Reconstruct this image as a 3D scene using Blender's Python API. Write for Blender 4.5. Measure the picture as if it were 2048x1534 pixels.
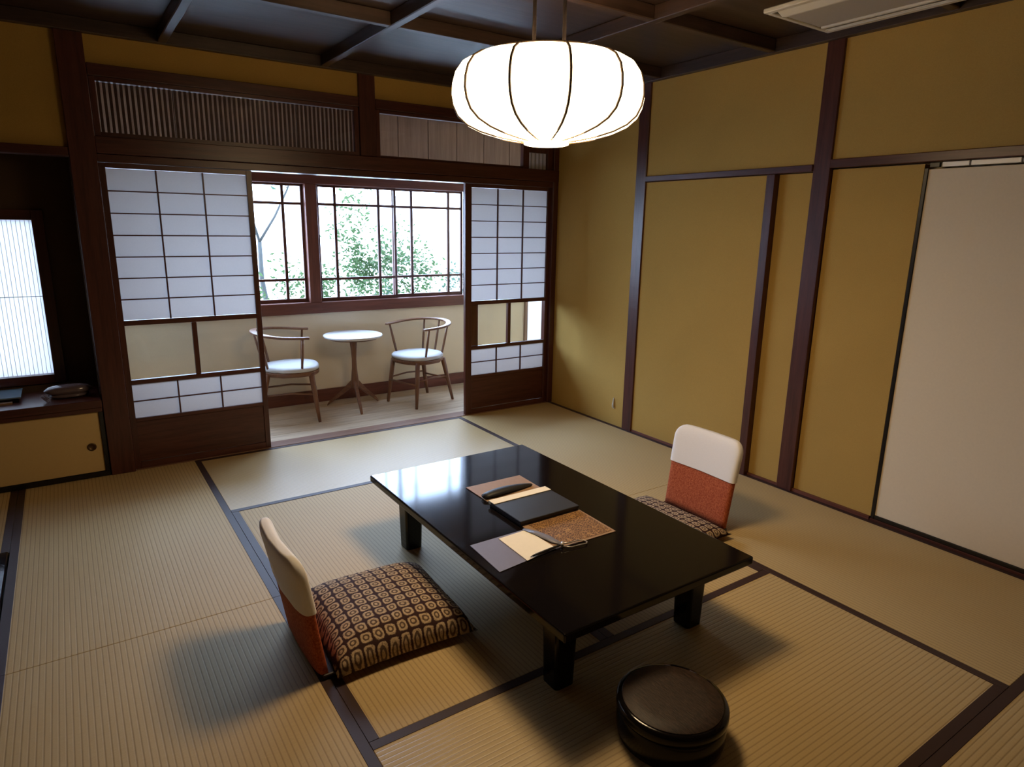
import bpy, bmesh, math, random
from mathutils import Vector, Matrix

for o in list(bpy.data.objects):
    bpy.data.objects.remove(o, do_unlink=True)
scene = bpy.context.scene
COL = scene.collection

# ---------------------------------------------------------------- camera
F_PX = 1311.75
cam_d = bpy.data.cameras.new('camera')
cam_d.sensor_fit = 'HORIZONTAL'
cam_d.sensor_width = 36.0
cam_d.lens = F_PX * 36.0 / 2048.0
cam_d.clip_start = 0.05
cam_d.clip_end = 200
cam = bpy.data.objects.new('camera', cam_d)
COL.objects.link(cam)
right = Vector((0.82937, -0.55846, 0.01653)).normalized()
up = Vector((0.11724, 0.2029, 0.97215)).normalized()
fwd = Vector((0.54626, 0.80434, -0.23375)).normalized()
cam.matrix_world = Matrix(((right.x, up.x, -fwd.x, -3.45684),
                           (right.y, up.y, -fwd.y, -4.46887),
                           (right.z, up.z, -fwd.z, 1.5158),
                           (0, 0, 0, 1)))
scene.camera = cam

# ---------------------------------------------------------------- world, daylight portals, exposure
SKY = (0.62, 0.82, 1.19)
SKY_STRENGTH = 23.5
LAMP_COLOR = (1.0, 0.72, 0.40)
LAMP_STRENGTH = 6.5
LAMP_BELOW = 66.0
world = bpy.data.worlds.new('overcast_sky')
scene.world = world
world.use_nodes = True
bg = world.node_tree.nodes['Background']
bg.inputs['Color'].default_value = (*SKY, 1)
bg.inputs['Strength'].default_value = SKY_STRENGTH


def portal(name, x, y, z, sx, sz):
    d = bpy.data.lights.new(name, 'AREA')
    d.shape = 'RECTANGLE'
    d.size = sx
    d.size_y = sz
    d.cycles.is_portal = True
    o = bpy.data.objects.new(name, d)
    COL.objects.link(o)
    o.location = (x, y, z)
    o.rotation_euler = (math.radians(-90), 0, 0)
    return o


portal('daylight_portal', -1.45, 1.085, 1.36, 3.4, 0.96)
portal('daylight_portal', -3.95, 0.475, 1.04, 0.78, 0.96)

vs = scene.view_settings
vs.view_transform = 'Standard'
vs.look = 'None'
vs.exposure = 0.0
vs.gamma = 1.0
vs.use_curve_mapping = False
scene.cycles.use_denoising = True
scene.cycles.max_bounces = 8
scene.cycles.diffuse_bounces = 4
scene.cycles.glossy_bounces = 4
scene.cycles.transmission_bounces = 8
scene.cycles.transparent_max_bounces = 10
scene.cycles.sample_clamp_indirect = 6.0
scene.cycles.caustics_reflective = False
scene.cycles.caustics_refractive = False
try:
    scene.cycles.use_light_tree = True
except Exception:
    pass


# ---------------------------------------------------------------- materials
class NT:
    """tiny helper around a node tree"""

    def __init__(s, name):
        s.mat = bpy.data.materials.new(name)
        s.mat.use_nodes = True
        s.t = s.mat.node_tree
        s.b = s.t.nodes['Principled BSDF']
        s.out = s.t.nodes['Material Output']

    def n(s, kind, **kw):
        nd = s.t.nodes.new(kind)
        for k, v in kw.items():
            setattr(nd, k, v)
        return nd

    def link(s, a, b):
        s.t.links.new(a, b)

    def val(s, sock, v):
        if hasattr(v, 'node'):
            s.link(v, sock)
        else:
            sock.default_value = v

    def m(s, op, a, b=None, c=None):
        nd = s.n('ShaderNodeMath', operation=op)
        s.val(nd.inputs[0], a)
        if b is not None:
            s.val(nd.inputs[1], b)
        if c is not None:
            s.val(nd.inputs[2], c)
        return nd.outputs[0]

    def coord(s, which='Object'):
        return s.n('ShaderNodeTexCoord').outputs[which]

    def mapping(s, vec, scale=(1, 1, 1), loc=(0, 0, 0)):
        nd = s.n('ShaderNodeMapping')
        s.link(vec, nd.inputs['Vector'])
        nd.inputs['Scale'].default_value = scale
        nd.inputs['Location'].default_value = loc
        return nd.outputs[0]

    def noise(s, vec, scale, detail=3.0, rough=0.55):
        nd = s.n('ShaderNodeTexNoise')
        s.link(vec, nd.inputs['Vector'])
        nd.inputs['Scale'].default_value = scale
        nd.inputs['Detail'].default_value = detail
        nd.inputs['Roughness'].default_value = rough
        return nd.outputs['Fac']

    def xyz(s, vec):
        nd = s.n('ShaderNodeSeparateXYZ')
        s.link(vec, nd.inputs[0])
        return nd.outputs

    def mix(s, fac, a, b):
        nd = s.n('ShaderNodeMix', data_type='RGBA')
        s.val(nd.inputs[0], fac)
        for i, v in ((6, a), (7, b)):
            if hasattr(v, 'node'):
                s.link(v, nd.inputs[i])
            else:
                nd.inputs[i].default_value = (*v, 1)
        return nd.outputs[2]

    def ramp(s, fac, lo, hi):
        nd = s.n('ShaderNodeMapRange', clamp=True)
        s.val(nd.inputs[0], fac)
        nd.inputs[1].default_value = lo
        nd.inputs[2].default_value = hi
        return nd.outputs[0]

    def bump(s, height, strength, dist):
        nd = s.n('ShaderNodeBump')
        s.link(height, nd.inputs['Height'])
        nd.inputs['Strength'].default_value = strength
        nd.inputs['Distance'].default_value = dist
        s.link(nd.outputs[0], s.b.inputs['Normal'])

    def color(s, v):
        s.val(s.b.inputs['Base Color'], (*v, 1) if isinstance(v, tuple) else v)

    def rough(s, v, spec=None):
        s.val(s.b.inputs['Roughness'], v)
        if spec is not None:
            s.b.inputs['Specular IOR Level'].default_value = spec


MATS = {}


def mat_plain(name, c, rough=0.5, spec=0.5, var=0.12, scale=30, metallic=0.0, bump=0.0):
    t = NT(name)
    f = t.noise(t.coord(), scale)
    t.color(t.mix(f, tuple(x * (1 - var) for x in c), tuple(min(1, x * (1 + var)) for x in c)))
    t.rough(rough, spec)
    t.b.inputs['Metallic'].default_value = metallic
    if bump:
        t.bump(f, bump, 0.002)
    MATS[name] = t.mat
    return t.mat


def mat_wood(name, c1, c2, axis, rough=0.4, fine=1.0, spec=0.5):
    t = NT(name)
    sc = [26.0 * fine] * 3
    sc[axis] = 1.6 * fine
    v = t.mapping(t.coord(), tuple(sc))
    f = t.noise(v, 1.0, 4.0, 0.6)
    g = t.noise(v, 4.0, 2.0, 0.6)
    k = t.m('ADD', t.m('MULTIPLY', f, 0.75), t.m('MULTIPLY', g, 0.25))
    k = t.ramp(k, 0.32, 0.68)
    t.color(t.mix(k, c1, c2))
    t.rough(rough, spec)
    t.bump(k, 0.12, 0.002)
    MATS[name] = t.mat
    return t.mat


DW1, DW2 = (0.050, 0.0140, 0.0095), (0.105, 0.031, 0.021)
for i, a in enumerate('xyz'):
    mat_wood('dark_wood_' + a, DW1, DW2, i, 0.33)
    mat_wood('ceiling_wood_' + a, (0.030, 0.017, 0.013), (0.068, 0.040, 0.031), i, 0.42)
    mat_wood('sash_wood_' + a, (0.10, 0.028, 0.016), (0.185, 0.058, 0.034), i, 0.42)
    mat_wood('chair_wood_' + a, (0.13, 0.055, 0.025), (0.25, 0.115, 0.055), i, 0.4, 2.0)
mat_wood('veranda_board', (0.46, 0.35, 0.23), (0.70, 0.57, 0.41), 0, 0.42, 1.2)
mat_wood('threshold_wood', (0.15, 0.07, 0.04), (0.26, 0.13, 0.075), 0, 0.42)
mat_wood('upper_board', (0.24, 0.15, 0.105), (0.36, 0.235, 0.17), 2, 0.5)


def mat_plaster(name, c):
    t = NT(name)
    f = t.noise(t.coord(), 260, 2.0)
    g = t.noise(t.coord(), 2.2, 3.0)
    a = t.mix(f, tuple(x * 0.86 for x in c), tuple(x * 1.1 for x in c))
    t.color(t.mix(t.ramp(g, 0.35, 0.7), a, t.mix(f, tuple(x * 0.82 for x in c), tuple(x * 1.02 for x in c))))
    t.rough(0.9, 0.15)
    t.bump(f, 0.25, 0.002)
    MATS[name] = t.mat


mat_plaster('ochre_plaster', (0.51, 0.32, 0.088))
mat_plaster('cream_plaster', (0.86, 0.73, 0.52))
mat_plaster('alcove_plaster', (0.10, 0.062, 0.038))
mat_plaster('brown_plaster', (0.24, 0.15, 0.075))
mat_plaster('garden_plaster', (0.80, 0.80, 0.78))


def mat_tatami(name, across, rough, spec):
    """rows of rush run along the long side; ACROSS is the axis they repeat on"""
    t = NT(name)
    co = t.coord()
    x = t.xyz(co)
    ph = t.m('MULTIPLY', x[across], 2 * math.pi / 0.0185)
    w = t.m('ADD', t.m('MULTIPLY', t.m('SINE', ph), 0.5), 0.5)
    groove = t.m('POWER', w, 7.0)
    sc = [700, 700, 700]
    sc[across] = 40
    fine = t.noise(t.mapping(co, tuple(sc)), 1.0, 2.0)
    wide = t.noise(co, 1.7, 2.0)
    c = t.mix(fine, (0.44, 0.31, 0.138), (0.62, 0.46, 0.228))
    c = t.mix(t.m('MULTIPLY', wide, 0.35), c, (0.54, 0.40, 0.20))
    c = t.mix(t.m('MULTIPLY', groove, 0.32), c, (0.13, 0.068, 0.024))
    t.color(c)
    t.rough(rough, spec)
    h = t.m('ADD', t.m('MULTIPLY', groove, -1.0), t.m('MULTIPLY', fine, 0.25))
    t.bump(h, 0.28, 0.002)
    MATS[name] = t.mat


# rush lies across the rows: towards the veranda it mirrors daylight, crosswise it scatters it
mat_tatami('rush_rows_along_x', 1, 0.39, 0.46)
mat_tatami('rush_rows_along_y', 0, 0.60, 0.22)
mat_plain('border_cloth', (0.040, 0.017, 0.013), 0.55, 0.4, 0.25, 400)
mat_plain('black_lacquer', (0.006, 0.0045, 0.0045), 0.10, 0.30, 0.1, 20)
mat_plain('brown_lacquer', (0.022, 0.010, 0.007), 0.2, 0.5, 0.1, 20)
mat_plain('black_frame', (0.010, 0.008, 0.007), 0.3, 0.5)
mat_plain('door_paper', (0.83, 0.71, 0.52), 0.75, 0.2, 0.04, 90)
mat_plain('cabinet_paper', (0.64, 0.46, 0.21), 0.75, 0.2, 0.04, 90)
mat_plain('white_plastic', (0.62, 0.60, 0.55), 0.4, 0.5, 0.03)
mat_plain('grey_plastic', (0.43, 0.40, 0.36), 0.5, 0.4, 0.03)
mat_plain('bronze', (0.12, 0.07, 0.035), 0.35, 0.5, 0.2, 80, 0.7)
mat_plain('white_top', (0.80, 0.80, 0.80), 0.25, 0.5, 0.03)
mat_plain('pale_seat_cloth', (0.66, 0.68, 0.69), 0.8, 0.3, 0.06, 200)
mat_plain('white_cotton', (0.88, 0.85, 0.84), 0.9, 0.2, 0.05, 260, bump=0.15)
mat_plain('kraft_paper', (0.30, 0.19, 0.115), 0.6, 0.3, 0.15, 60)
mat_plain('black_cloth', (0.014, 0.013, 0.013), 0.5, 0.4, 0.2, 120)
mat_plain('charcoal_board', (0.028, 0.028, 0.031), 0.42, 0.4, 0.1, 200)
mat_plain('cream_paper', (0.80, 0.73, 0.60), 0.7, 0.3, 0.04, 50)
mat_plain('grey_paper', (0.165, 0.160, 0.235), 0.6, 0.4, 0.05, 60)
mat_plain('blue_grey_ribbon', (0.20, 0.20, 0.25), 0.4, 0.4)
mat_plain('silver_cord', (0.55, 0.50, 0.45), 0.3, 0.5, 0.1, 50, 0.6)
mat_plain('phone_plastic', (0.15, 0.11, 0.12), 0.16, 0.6, 0.05)
mat_plain('sky_reflection_cover', (0.16, 0.22, 0.27), 0.14, 0.6, 0.05)  # pale blue is the sky's reflection put into the lid colour
mat_plain('bark', (0.030, 0.032, 0.030), 0.8, 0.2, 0.3, 30)
mat_plain('gravel', (0.55, 0.54, 0.52), 0.9, 0.2, 0.3, 60, bump=0.4)
mat_plain('reed', (0.085, 0.036, 0.024), 0.5, 0.4, 0.25, 40)
mat_plain('cord_cloth', (0.006, 0.004, 0.004), 0.9, 0.1)
mat_plain('rib_wire', (0.10, 0.065, 0.04), 0.5, 0.4)


def mat_orange():
    t = NT('orange_bark_cloth')
    f = t.noise(t.coord(), 130, 3.0, 0.65)
    c = t.mix(t.ramp(f, 0.35, 0.7), (0.30, 0.052, 0.018), (0.56, 0.155, 0.062))
    t.color(c)
    t.rough(0.85, 0.2)
    t.bump(f, 0.4, 0.003)
    MATS['orange_bark_cloth'] = t.mat


mat_orange()


def mat_cushion(name, cell, light, dark):
    t = NT(name)
    co = t.coord()
    x = t.xyz(co)
    wob = t.noise(co, 14, 2.0)
    wx = t.m('ADD', t.m('ADD', x[0], cell * 0.5), t.m('MULTIPLY', wob, 0.02))
    wy = t.m('ADD', t.m('ADD', x[1], cell * 0.5), t.m('MULTIPLY', wob, -0.02))
    fu = t.m('SUBTRACT', t.m('FRACT', t.m('MULTIPLY', wx, 1 / cell)), 0.5)
    fv = t.m('SUBTRACT', t.m('FRACT', t.m('MULTIPLY', wy, 1 / cell)), 0.5)
    au, av = t.m('ABSOLUTE', fu), t.m('ABSOLUTE', fv)
    square = t.m('POWER', t.m('ADD', t.m('POWER', au, 3.5), t.m('POWER', av, 3.5)), 1 / 3.5)
    fine = t.noise(co, 170, 2.0, 0.7)
    r = t.m('SQRT', t.m('ADD', t.m('MULTIPLY', fu, fu), t.m('MULTIPLY', fv, fv)))
    edge = t.ramp(t.m('ADD', square, t.m('MULTIPLY', t.m('SUBTRACT', fine, 0.5), 0.16)), 0.37, 0.44)                      # dark lattice lines
    ring = t.ramp(t.m('ABSOLUTE', t.m('SUBTRACT', r, t.m('ADD', 0.15, t.m('MULTIPLY', fine, 0.1)))), 0.045, 0.085)
    core = t.m('MAXIMUM', edge, t.m('MULTIPLY', t.m('SUBTRACT', 1.0, ring), 0.85))
    core = t.m('MAXIMUM', core, t.m('MULTIPLY', t.ramp(fine, 0.56, 0.68), 0.6))
    tint = t.mix(t.noise(co, 60, 2.0), light, tuple(c * 0.62 for c in light))
    t.color(t.mix(core, tint, dark))
    t.rough(0.85, 0.2)
    t.bump(t.m('MULTIPLY', core, -1.0), 0.5, 0.004)
    MATS[name] = t.mat


mat_cushion('lattice_cloth', 0.045, (0.64, 0.47, 0.30), (0.040, 0.016, 0.014))


def mat_scroll():
    t = NT('scrollwork_paper')
    co = t.coord()
    v = t.n('ShaderNodeTexVoronoi', feature='DISTANCE_TO_EDGE')
    t.link(co, v.inputs['Vector'])
    v.inputs['Scale'].default_value = 95
    f = t.ramp(v.outputs['Distance'], 0.03, 0.12)
    g = t.noise(co, 160, 2.0)
    t.color(t.mix(f, t.mix(g, (0.42, 0.24, 0.09), (0.30, 0.16, 0.06)), (0.10, 0.045, 0.02)))
    t.rough(0.6, 0.3)
    MATS['scrollwork_paper'] = t.mat


mat_scroll()


def mat_box_top():
    t = NT('woven_lid')
    co = t.coord()
    sc = t.mapping(co, (60, 9, 60))
    f = t.noise(sc, 4.0, 4.0, 0.7)
    t.color(t.mix(t.ramp(f, 0.35, 0.7), (0.012, 0.007, 0.005), (0.060, 0.032, 0.022)))
    t.rough(0.5, 0.3)
    t.bump(f, 0.3, 0.003)
    MATS['woven_lid'] = t.mat


mat_box_top()


def mat_paper(name, trans, col, rough=0.8):
    """washi: part reflecting, part letting light through"""
    t = NT(name)
    f = t.noise(t.coord(), 120, 3.0)
    c = t.mix(f, tuple(x * 0.93 for x in col), col)
    d = t.n('ShaderNodeBsdfDiffuse')
    tr = t.n('ShaderNodeBsdfTranslucent')
    t.link(c, d.inputs['Color'])
    t.link(c, tr.inputs['Color'])
    mx = t.n('ShaderNodeMixShader')
    mx.inputs[0].default_value = trans
    t.link(d.outputs[0], mx.inputs[1])
    t.link(tr.outputs[0], mx.inputs[2])
    t.link(mx.outputs[0], t.out.inputs['Surface'])
    t.t.nodes.remove(t.b)
    MATS[name] = t.mat


mat_paper('washi', 0.24, (0.67, 0.63, 0.61))
mat_paper('thin_washi', 0.15, (0.80, 0.80, 0.80))


def mat_glass():
    t = NT('clear_glass')
    tr = t.n('ShaderNodeBsdfTransparent')
    tr.inputs['Color'].default_value = (0.94, 0.96, 0.96, 1)
    gl = t.n('ShaderNodeBsdfGlossy')
    gl.inputs['Roughness'].default_value = 0.02
    fr = t.n('ShaderNodeFresnel')
    fr.inputs['IOR'].default_value = 1.45
    mx = t.n('ShaderNodeMixShader')
    t.link(fr.outputs[0], mx.inputs[0])
    t.link(tr.outputs[0], mx.inputs[1])
    t.link(gl.outputs[0], mx.inputs[2])
    t.link(mx.outputs[0], t.out.inputs['Surface'])
    t.t.nodes.remove(t.b)
    MATS['clear_glass'] = t.mat


mat_glass()


def mat_leaf(name, col):
    t = NT(name)
    f = t.noise(t.coord(), 9, 2.0)
    c = t.mix(f, tuple(x * 0.75 for x in col), tuple(min(1, x * 1.25) for x in col))
    d = t.n('ShaderNodeBsdfDiffuse')
    tr = t.n('ShaderNodeBsdfTranslucent')
    t.link(c, d.inputs['Color'])
    t.link(c, tr.inputs['Color'])
    mx = t.n('ShaderNodeMixShader')
    mx.inputs[0].default_value = 0.45
    t.link(d.outputs[0], mx.inputs[1])
    t.link(tr.outputs[0], mx.inputs[2])
    t.link(mx.outputs[0], t.out.inputs['Surface'])
    t.t.nodes.remove(t.b)
    MATS[name] = t.mat


mat_leaf('shrub_leaf', (0.048, 0.080, 0.034))
mat_leaf('tree_leaf', (0.042, 0.070, 0.048))


def mat_lamp(name, strength):
    t = NT(name)
    f = t.noise(t.coord(), 40, 2.0)
    c = t.mix(f, tuple(x * 0.96 for x in LAMP_COLOR), LAMP_COLOR)
    t.color((0.85, 0.8, 0.7))
    t.link(c, t.b.inputs['Emission Color'])
    t.b.inputs['Emission Strength'].default_value = strength
    MATS[name] = t.mat


mat_lamp('lit_lamp_paper', LAMP_STRENGTH)
mat_lamp('lit_lamp_diffuser', LAMP_BELOW)


# ---------------------------------------------------------------- geometry helpers
def link(name, me, parent=None, loc=(0, 0, 0), rz=0.0):
    o = bpy.data.objects.new(name, me)
    COL.objects.link(o)
    o.location = loc
    o.rotation_euler = (0, 0, rz)
    if parent is not None:
        o.parent = parent
    return o


def empty(name, loc=(0, 0, 0), rz=0.0):
    o = link(name, None, None, loc, rz)
    o.empty_display_size = 0.05
    return o


def tag(o, label, cat, group=None):
    o['label'] = label
    o['category'] = cat
    if group:
        o['group'] = group
    return o


def struct(o, label=None):
    o['kind'] = 'structure'
    if label:
        o['label'] = label
    return o


def finish(bm, name, mat, smooth=False):
    me = bpy.data.meshes.new(name)
    bmesh.ops.recalc_face_normals(bm, faces=bm.faces[:])
    bm.to_mesh(me)
    bm.free()
    me.materials.append(MATS[mat])
    if smooth:
        for p in me.polygons:
            p.use_smooth = True
    return me


def box_mesh(name, x0, x1, y0, y1, z0, z1, mat, bev=0.0, seg=1):
    bm = bmesh.new()
    bmesh.ops.create_cube(bm, size=1.0)
    for v in bm.verts:
        v.co = Vector(((x0 + x1) / 2 + v.co.x * (x1 - x0), (y0 + y1) / 2 + v.co.y * (y1 - y0), (z0 + z1) / 2 + v.co.z * (z1 - z0)))
    if bev > 0:
        bmesh.ops.bevel(bm, geom=bm.edges[:], offset=bev, segments=seg, profile=0.5, affect='EDGES')
    return finish(bm, name, mat)


def box(name, x0, x1, y0, y1, z0, z1, mat, parent=None, bev=0.0, seg=1):
    """a box with its own origin in the middle, coordinates in the parent's space"""
    c = ((x0 + x1) / 2, (y0 + y1) / 2, (z0 + z1) / 2)
    h = (abs(x1 - x0) / 2, abs(y1 - y0) / 2, abs(z1 - z0) / 2)
    return link(name, box_mesh(name, -h[0], h[0], -h[1], h[1], -h[2], h[2], mat, bev, seg), parent, c)


def loft(rings, cap=True, closed=True):
    bm = bmesh.new()
    vr = [[bm.verts.new(p) for p in r] for r in rings]
    n = len(rings[0])
    for a, b in zip(vr, vr[1:]):
        for i in range(n if closed else n - 1):
            j = (i + 1) % n
            bm.faces.new((a[i], a[j], b[j], b[i]))
    if cap is True:
        bm.faces.new(vr[0][::-1])
    if cap:
        bm.faces.new(vr[-1])
    return bm


def circle(r, z, n, cx=0.0, cy=0.0):
    return [(cx + r * math.cos(2 * math.pi * i / n), cy + r * math.sin(2 * math.pi * i / n), z) for i in range(n)]


def lathe(name, prof, mat, parent=None, loc=(0, 0, 0), n=40, cap=True, smooth=True):
    bm = loft([circle(r, z, n) for r, z in prof], cap)
    me = finish(bm, name, mat, smooth)
    return link(name, me, parent, loc)


def tube_mesh(name, pts, rad, mat, n=8, up0=None):
    """a round bar along PTS, RAD a number or one per point"""
    pts = [Vector(p) for p in pts]
    if not isinstance(rad, (list, tuple)):
        rad = [rad] * len(pts)
    rings = []
    ref = None
    for i, p in enumerate(pts):
        d = (pts[min(i + 1, len(pts) - 1)] - pts[max(i - 1, 0)]).normalized()
        if ref is None:
            ref = Vector((0, 0, 1)) if abs(d.z) < 0.9 else Vector((1, 0, 0))
        a = (ref - d * ref.dot(d)).normalized()
        ref = a
        b = d.cross(a)
        rings.append([tuple(p + rad[i] * (math.cos(2 * math.pi * k / n) * a + math.sin(2 * math.pi * k / n) * b)) for k in range(n)])
    return finish(loft(rings), name, mat, True)


def tube(name, pts, rad, mat, parent=None, n=8, loc=(0, 0, 0)):
    return link(name, tube_mesh(name, pts, rad, mat, n), parent, loc)


def quad_slab(name, pts, z0, t, mat, parent=None, bev=0.0):
    """a flat sheet of thickness T with corners PTS; origin at its middle"""
    cx = sum(p[0] for p in pts) / len(pts)
    cy = sum(p[1] for p in pts) / len(pts)
    bm = bmesh.new()
    lo = [bm.verts.new((x - cx, y - cy, 0)) for x, y in pts]
    hi = [bm.verts.new((x - cx, y - cy, t)) for x, y in pts]
    bm.faces.new(lo[::-1])
    bm.faces.new(hi)
    for i in range(len(pts)):
        j = (i + 1) % len(pts)
        bm.faces.new((lo[i], lo[j], hi[j], hi[i]))
    if bev:
        bmesh.ops.bevel(bm, geom=bm.edges[:], offset=bev, segments=2, profile=0.5, affect='EDGES')
    return link(name, finish(bm, name, mat), parent, (cx, cy, z0))


def copy_tree(o, parent=None):
    c = o.copy()
    COL.objects.link(c)
    c.parent = parent
    for ch in o.children:
        copy_tree(ch, c)
    return c


W = 0.955          # one tatami width
ROOM_X0, ROOM_Y0 = -5 * W, -6 * W
AY = .40           # depth of the writing alcove
TOP = 2.475        # underside of the ceiling battens

# ================================================================= THE SETTING
# ---- floor of tatami mats
floor = struct(link('floor', box_mesh('floor', ROOM_X0 - .1, .1, ROOM_Y0 - .1, .0, -.12, -.021, 'brown_lacquer')), 'room floor laid with tatami mats')
HERI = 0.034
mat_cache = {}


def tatami(x0, x1, y0, y1, along, label=None):
    g = 0.0008
    lx, ly = x1 - x0 - 2 * g, y1 - y0 - 2 * g
    key = (round(lx, 3), round(ly, 3), along)
    if key not in mat_cache:
        me = box_mesh('tatami_mat', -lx / 2, lx / 2, -ly / 2, ly / 2, -.02, 0, 'rush_rows_along_' + along, 0.0015)
        if along == 'x':
            hm = box_mesh('cloth_border', -lx / 2, lx / 2, -HERI / 2, HERI / 2, -.004, .0016, 'border_cloth', 0.0006)
        else:
            hm = box_mesh('cloth_border', -HERI / 2, HERI / 2, -ly / 2, ly / 2, -.004, .0016, 'border_cloth', 0.0006)
        mat_cache[key] = (me, hm)
    me, hm = mat_cache[key]
    m = link('tatami_mat', me, floor, ((x0 + x1) / 2, (y0 + y1) / 2, 0))
    if label:
        m['label'] = label
    for s in (-1, 1):
        if along == 'x':
            link('cloth_border', hm, m, (0, s * (ly / 2 - HERI / 2), 0))
        else:
            link('cloth_border', hm, m, (s * (lx / 2 - HERI / 2), 0, 0))


tatami(-4 * W, -3 * W, -2 * W, 0, 'y')
tatami(-4 * W, -3 * W, -4 * W, -2 * W, 'y')
tatami(-3 * W, -W, -W, 0, 'x', 'mat in front of the veranda opening, bright with daylight')
tatami(-3 * W, -2 * W, -3 * W, -W, 'y')
tatami(-2 * W, -W, -3 * W, -W, 'y')
tatami(-3 * W, -W, -4 * W, -3 * W, 'x')
tatami(-W, 0, -2 * W, 0, 'y')
tatami(-W, 0, -4 * W, -2 * W, 'y')
tatami(-2 * W, 0, -5 * W, -4 * W, 'x')
tatami(-4 * W, -2 * W, -5 * W, -4 * W, 'x')
tatami(-2 * W, 0, -6 * W, -5 * W, 'x')
tatami(-4 * W, -2 * W, -6 * W, -5 * W, 'x')
tatami(-5 * W, -4 * W, -.875, 0, 'y')
tatami(-5 * W, -4 * W, -4 * W, -2 * W - .8, 'y')
tatami(-5 * W, -4 * W, -6 * W, -4 * W, 'y')
# lacquered board of the side alcove, level with the mats
board = struct(box('trim_1', -5 * W, -4 * W - .004, -2 * W - .79, -.88, -.02, .012, 'black_lacquer', None, .004), 'glossy black lacquered alcove board in the floor')

# ---- veranda floor (planks) and threshold
vfloor = struct(link('floor_veranda', box_mesh('floor_veranda', -3.36, 1.24, .10, 1.16, -.12, -.024, 'threshold_wood')), 'plank floor of the veranda')
py = [.125, .285, .47, .66, .85, 1.045]
for i in range(5):
    box('plank', -3.249, 1.159, py[i] + .0012, py[i + 1] - .0012, -.022, -.004, 'veranda_board', vfloor, .002)
struct(box('trim_2', -3.23, 0.0, .0, .125, -.03, .004, 'threshold_wood', None, .003), 'wooden threshold under the paper doors')

# ---- walls
struct(link('floor_alcove', box_mesh('floor_alcove', ROOM_X0, -3.25, .001, AY + .08, -.12, .0, 'brown_lacquer')))
wall_back = struct(empty('wall_back'), 'ochre plaster wall around the veranda opening')
box('plaster_panel', -3.23, -1.69, .02, .10, 2.335, 2.60, 'ochre_plaster', wall_back)
box('plaster_panel', -1.58, .0, .02, .10, 2.335, 2.60, 'ochre_plaster', wall_back)
box('plaster_panel', ROOM_X0, -3.36, .02, .10, 1.89, 2.60, 'ochre_plaster', wall_back)

wall_right = struct(empty('wall_right'), 'ochre plaster wall divided by dark posts')
# bay between corner and first post, floor to ceiling
box('plaster_panel', .0, .08, -.915, .0, .0, 2.60, 'ochre_plaster', wall_right)
box('plaster_panel', .0, .08, -2.27, -1.015, 1.865, 2.60, 'ochre_plaster', wall_right)
box('plaster_panel', .0, .08, -2.00, -1.015, .0, 1.825, 'ochre_plaster', wall_right)
box('plaster_panel', .012, .08, -2.28, -2.06, .0, 1.825, 'ochre_plaster', wall_right)
box('plaster_panel', .0, .08, ROOM_Y0, -2.365, 1.885, 2.60, 'ochre_plaster', wall_right)
box('plaster_panel', .012, .08, -2.84, -2.38, .0, 1.835, 'ochre_plaster', wall_right)
box('plaster_panel', .03, .08, ROOM_Y0, -4.68, .0, 1.835, 'ochre_plaster', wall_right)

box('backing_wall', .09, .16, ROOM_Y0, .0, -.1, 2.62, 'cream_plaster', wall_right)

wall_left = struct(link('wall_left', box_mesh('wall_left', ROOM_X0 - .1, ROOM_X0, ROOM_Y0 - .1, .6, -.1, 2.62, 'brown_plaster')))
wall_rear = struct(link('wall_rear', box_mesh('wall_rear', ROOM_X0 - .1, .1, ROOM_Y0 - .1, ROOM_Y0, -.1, 2.62, 'brown_plaster')))

# ---- posts and beams
N = [2]


def trim(x0, x1, y0, y1, z0, z1, axis, label=None, bev=.003, mat='dark_wood_'):
    N[0] += 1
    return struct(box('trim_%d' % N[0], x0, x1, y0, y1, z0, z1, mat + axis, None, bev), label)


trim(-3.36, -3.232, -.018, .12, .0, 2.56, 'z', 'thick dark post left of the paper doors')
trim(-3.232, .0, .0, .115, 1.825, 1.868, 'x', 'grooved head beam over the paper doors')
trim(-3.232, .0, -.016, .11, 1.870, 1.960, 'x', 'deep lintel beam over the paper doors')
trim(-1.695, -1.58, -.006, .11, 1.962, 2.56, 'z', 'short post between the two transoms')
trim(-.052, -.001, -.014, .11, .004, 2.56, 'z', 'corner post right of the paper doors')
trim(-3.23, -1.697, -.006, .10, 2.272, 2.334, 'x', 'rail over the slatted transom')
trim(-1.578, -.054, -.006, .10, 2.272, 2.334, 'x', 'rail over the boarded transom')
trim(ROOM_X0, -3.362, -.012, .10, 1.845, 1.892, 'x', 'beam over the writing alcove')
# right wall
trim(-.012, .07, -1.014, -.916, .0, 2.56, 'z', 'post in the right wall nearest the corner')
trim(-.030, .07, -2.058, -2.002, .0, 1.828, 'z', 'slim post in the right wall')
trim(-.014, .07, -2.376, -2.278, .0, 2.56, 'z', 'broad post in the right wall')
trim(-.022, .07, -2.277, -1.016, 1.829, 1.866, 'y', 'narrow rail along the right wall')
trim(-.022, .07, -4.70, -2.377, 1.842, 1.886, 'y', 'rail over the cream sliding door')
trim(-.004, .06, -2.00, -1.016, .0, .018, 'y', 'floor rail along the right wall', .001, 'sash_wood_')
trim(-.002, .06, -2.276, -2.06, .0, .014, 'y', 'short floor rail between the slim and broad posts', .001, 'sash_wood_')
trim(-.004, .06, -2.84, -2.377, .0, .020, 'y', 'floor rail beside the cream sliding door', .001, 'sash_wood_')
trim(-.004, .06, -4.70, -2.845, .0, .014, 'y', 'black sill under the cream sliding door', .001, 'dark_wood_')
trim(-.02, .07, -4.80, -4.702, .0, 2.56, 'z')
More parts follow.
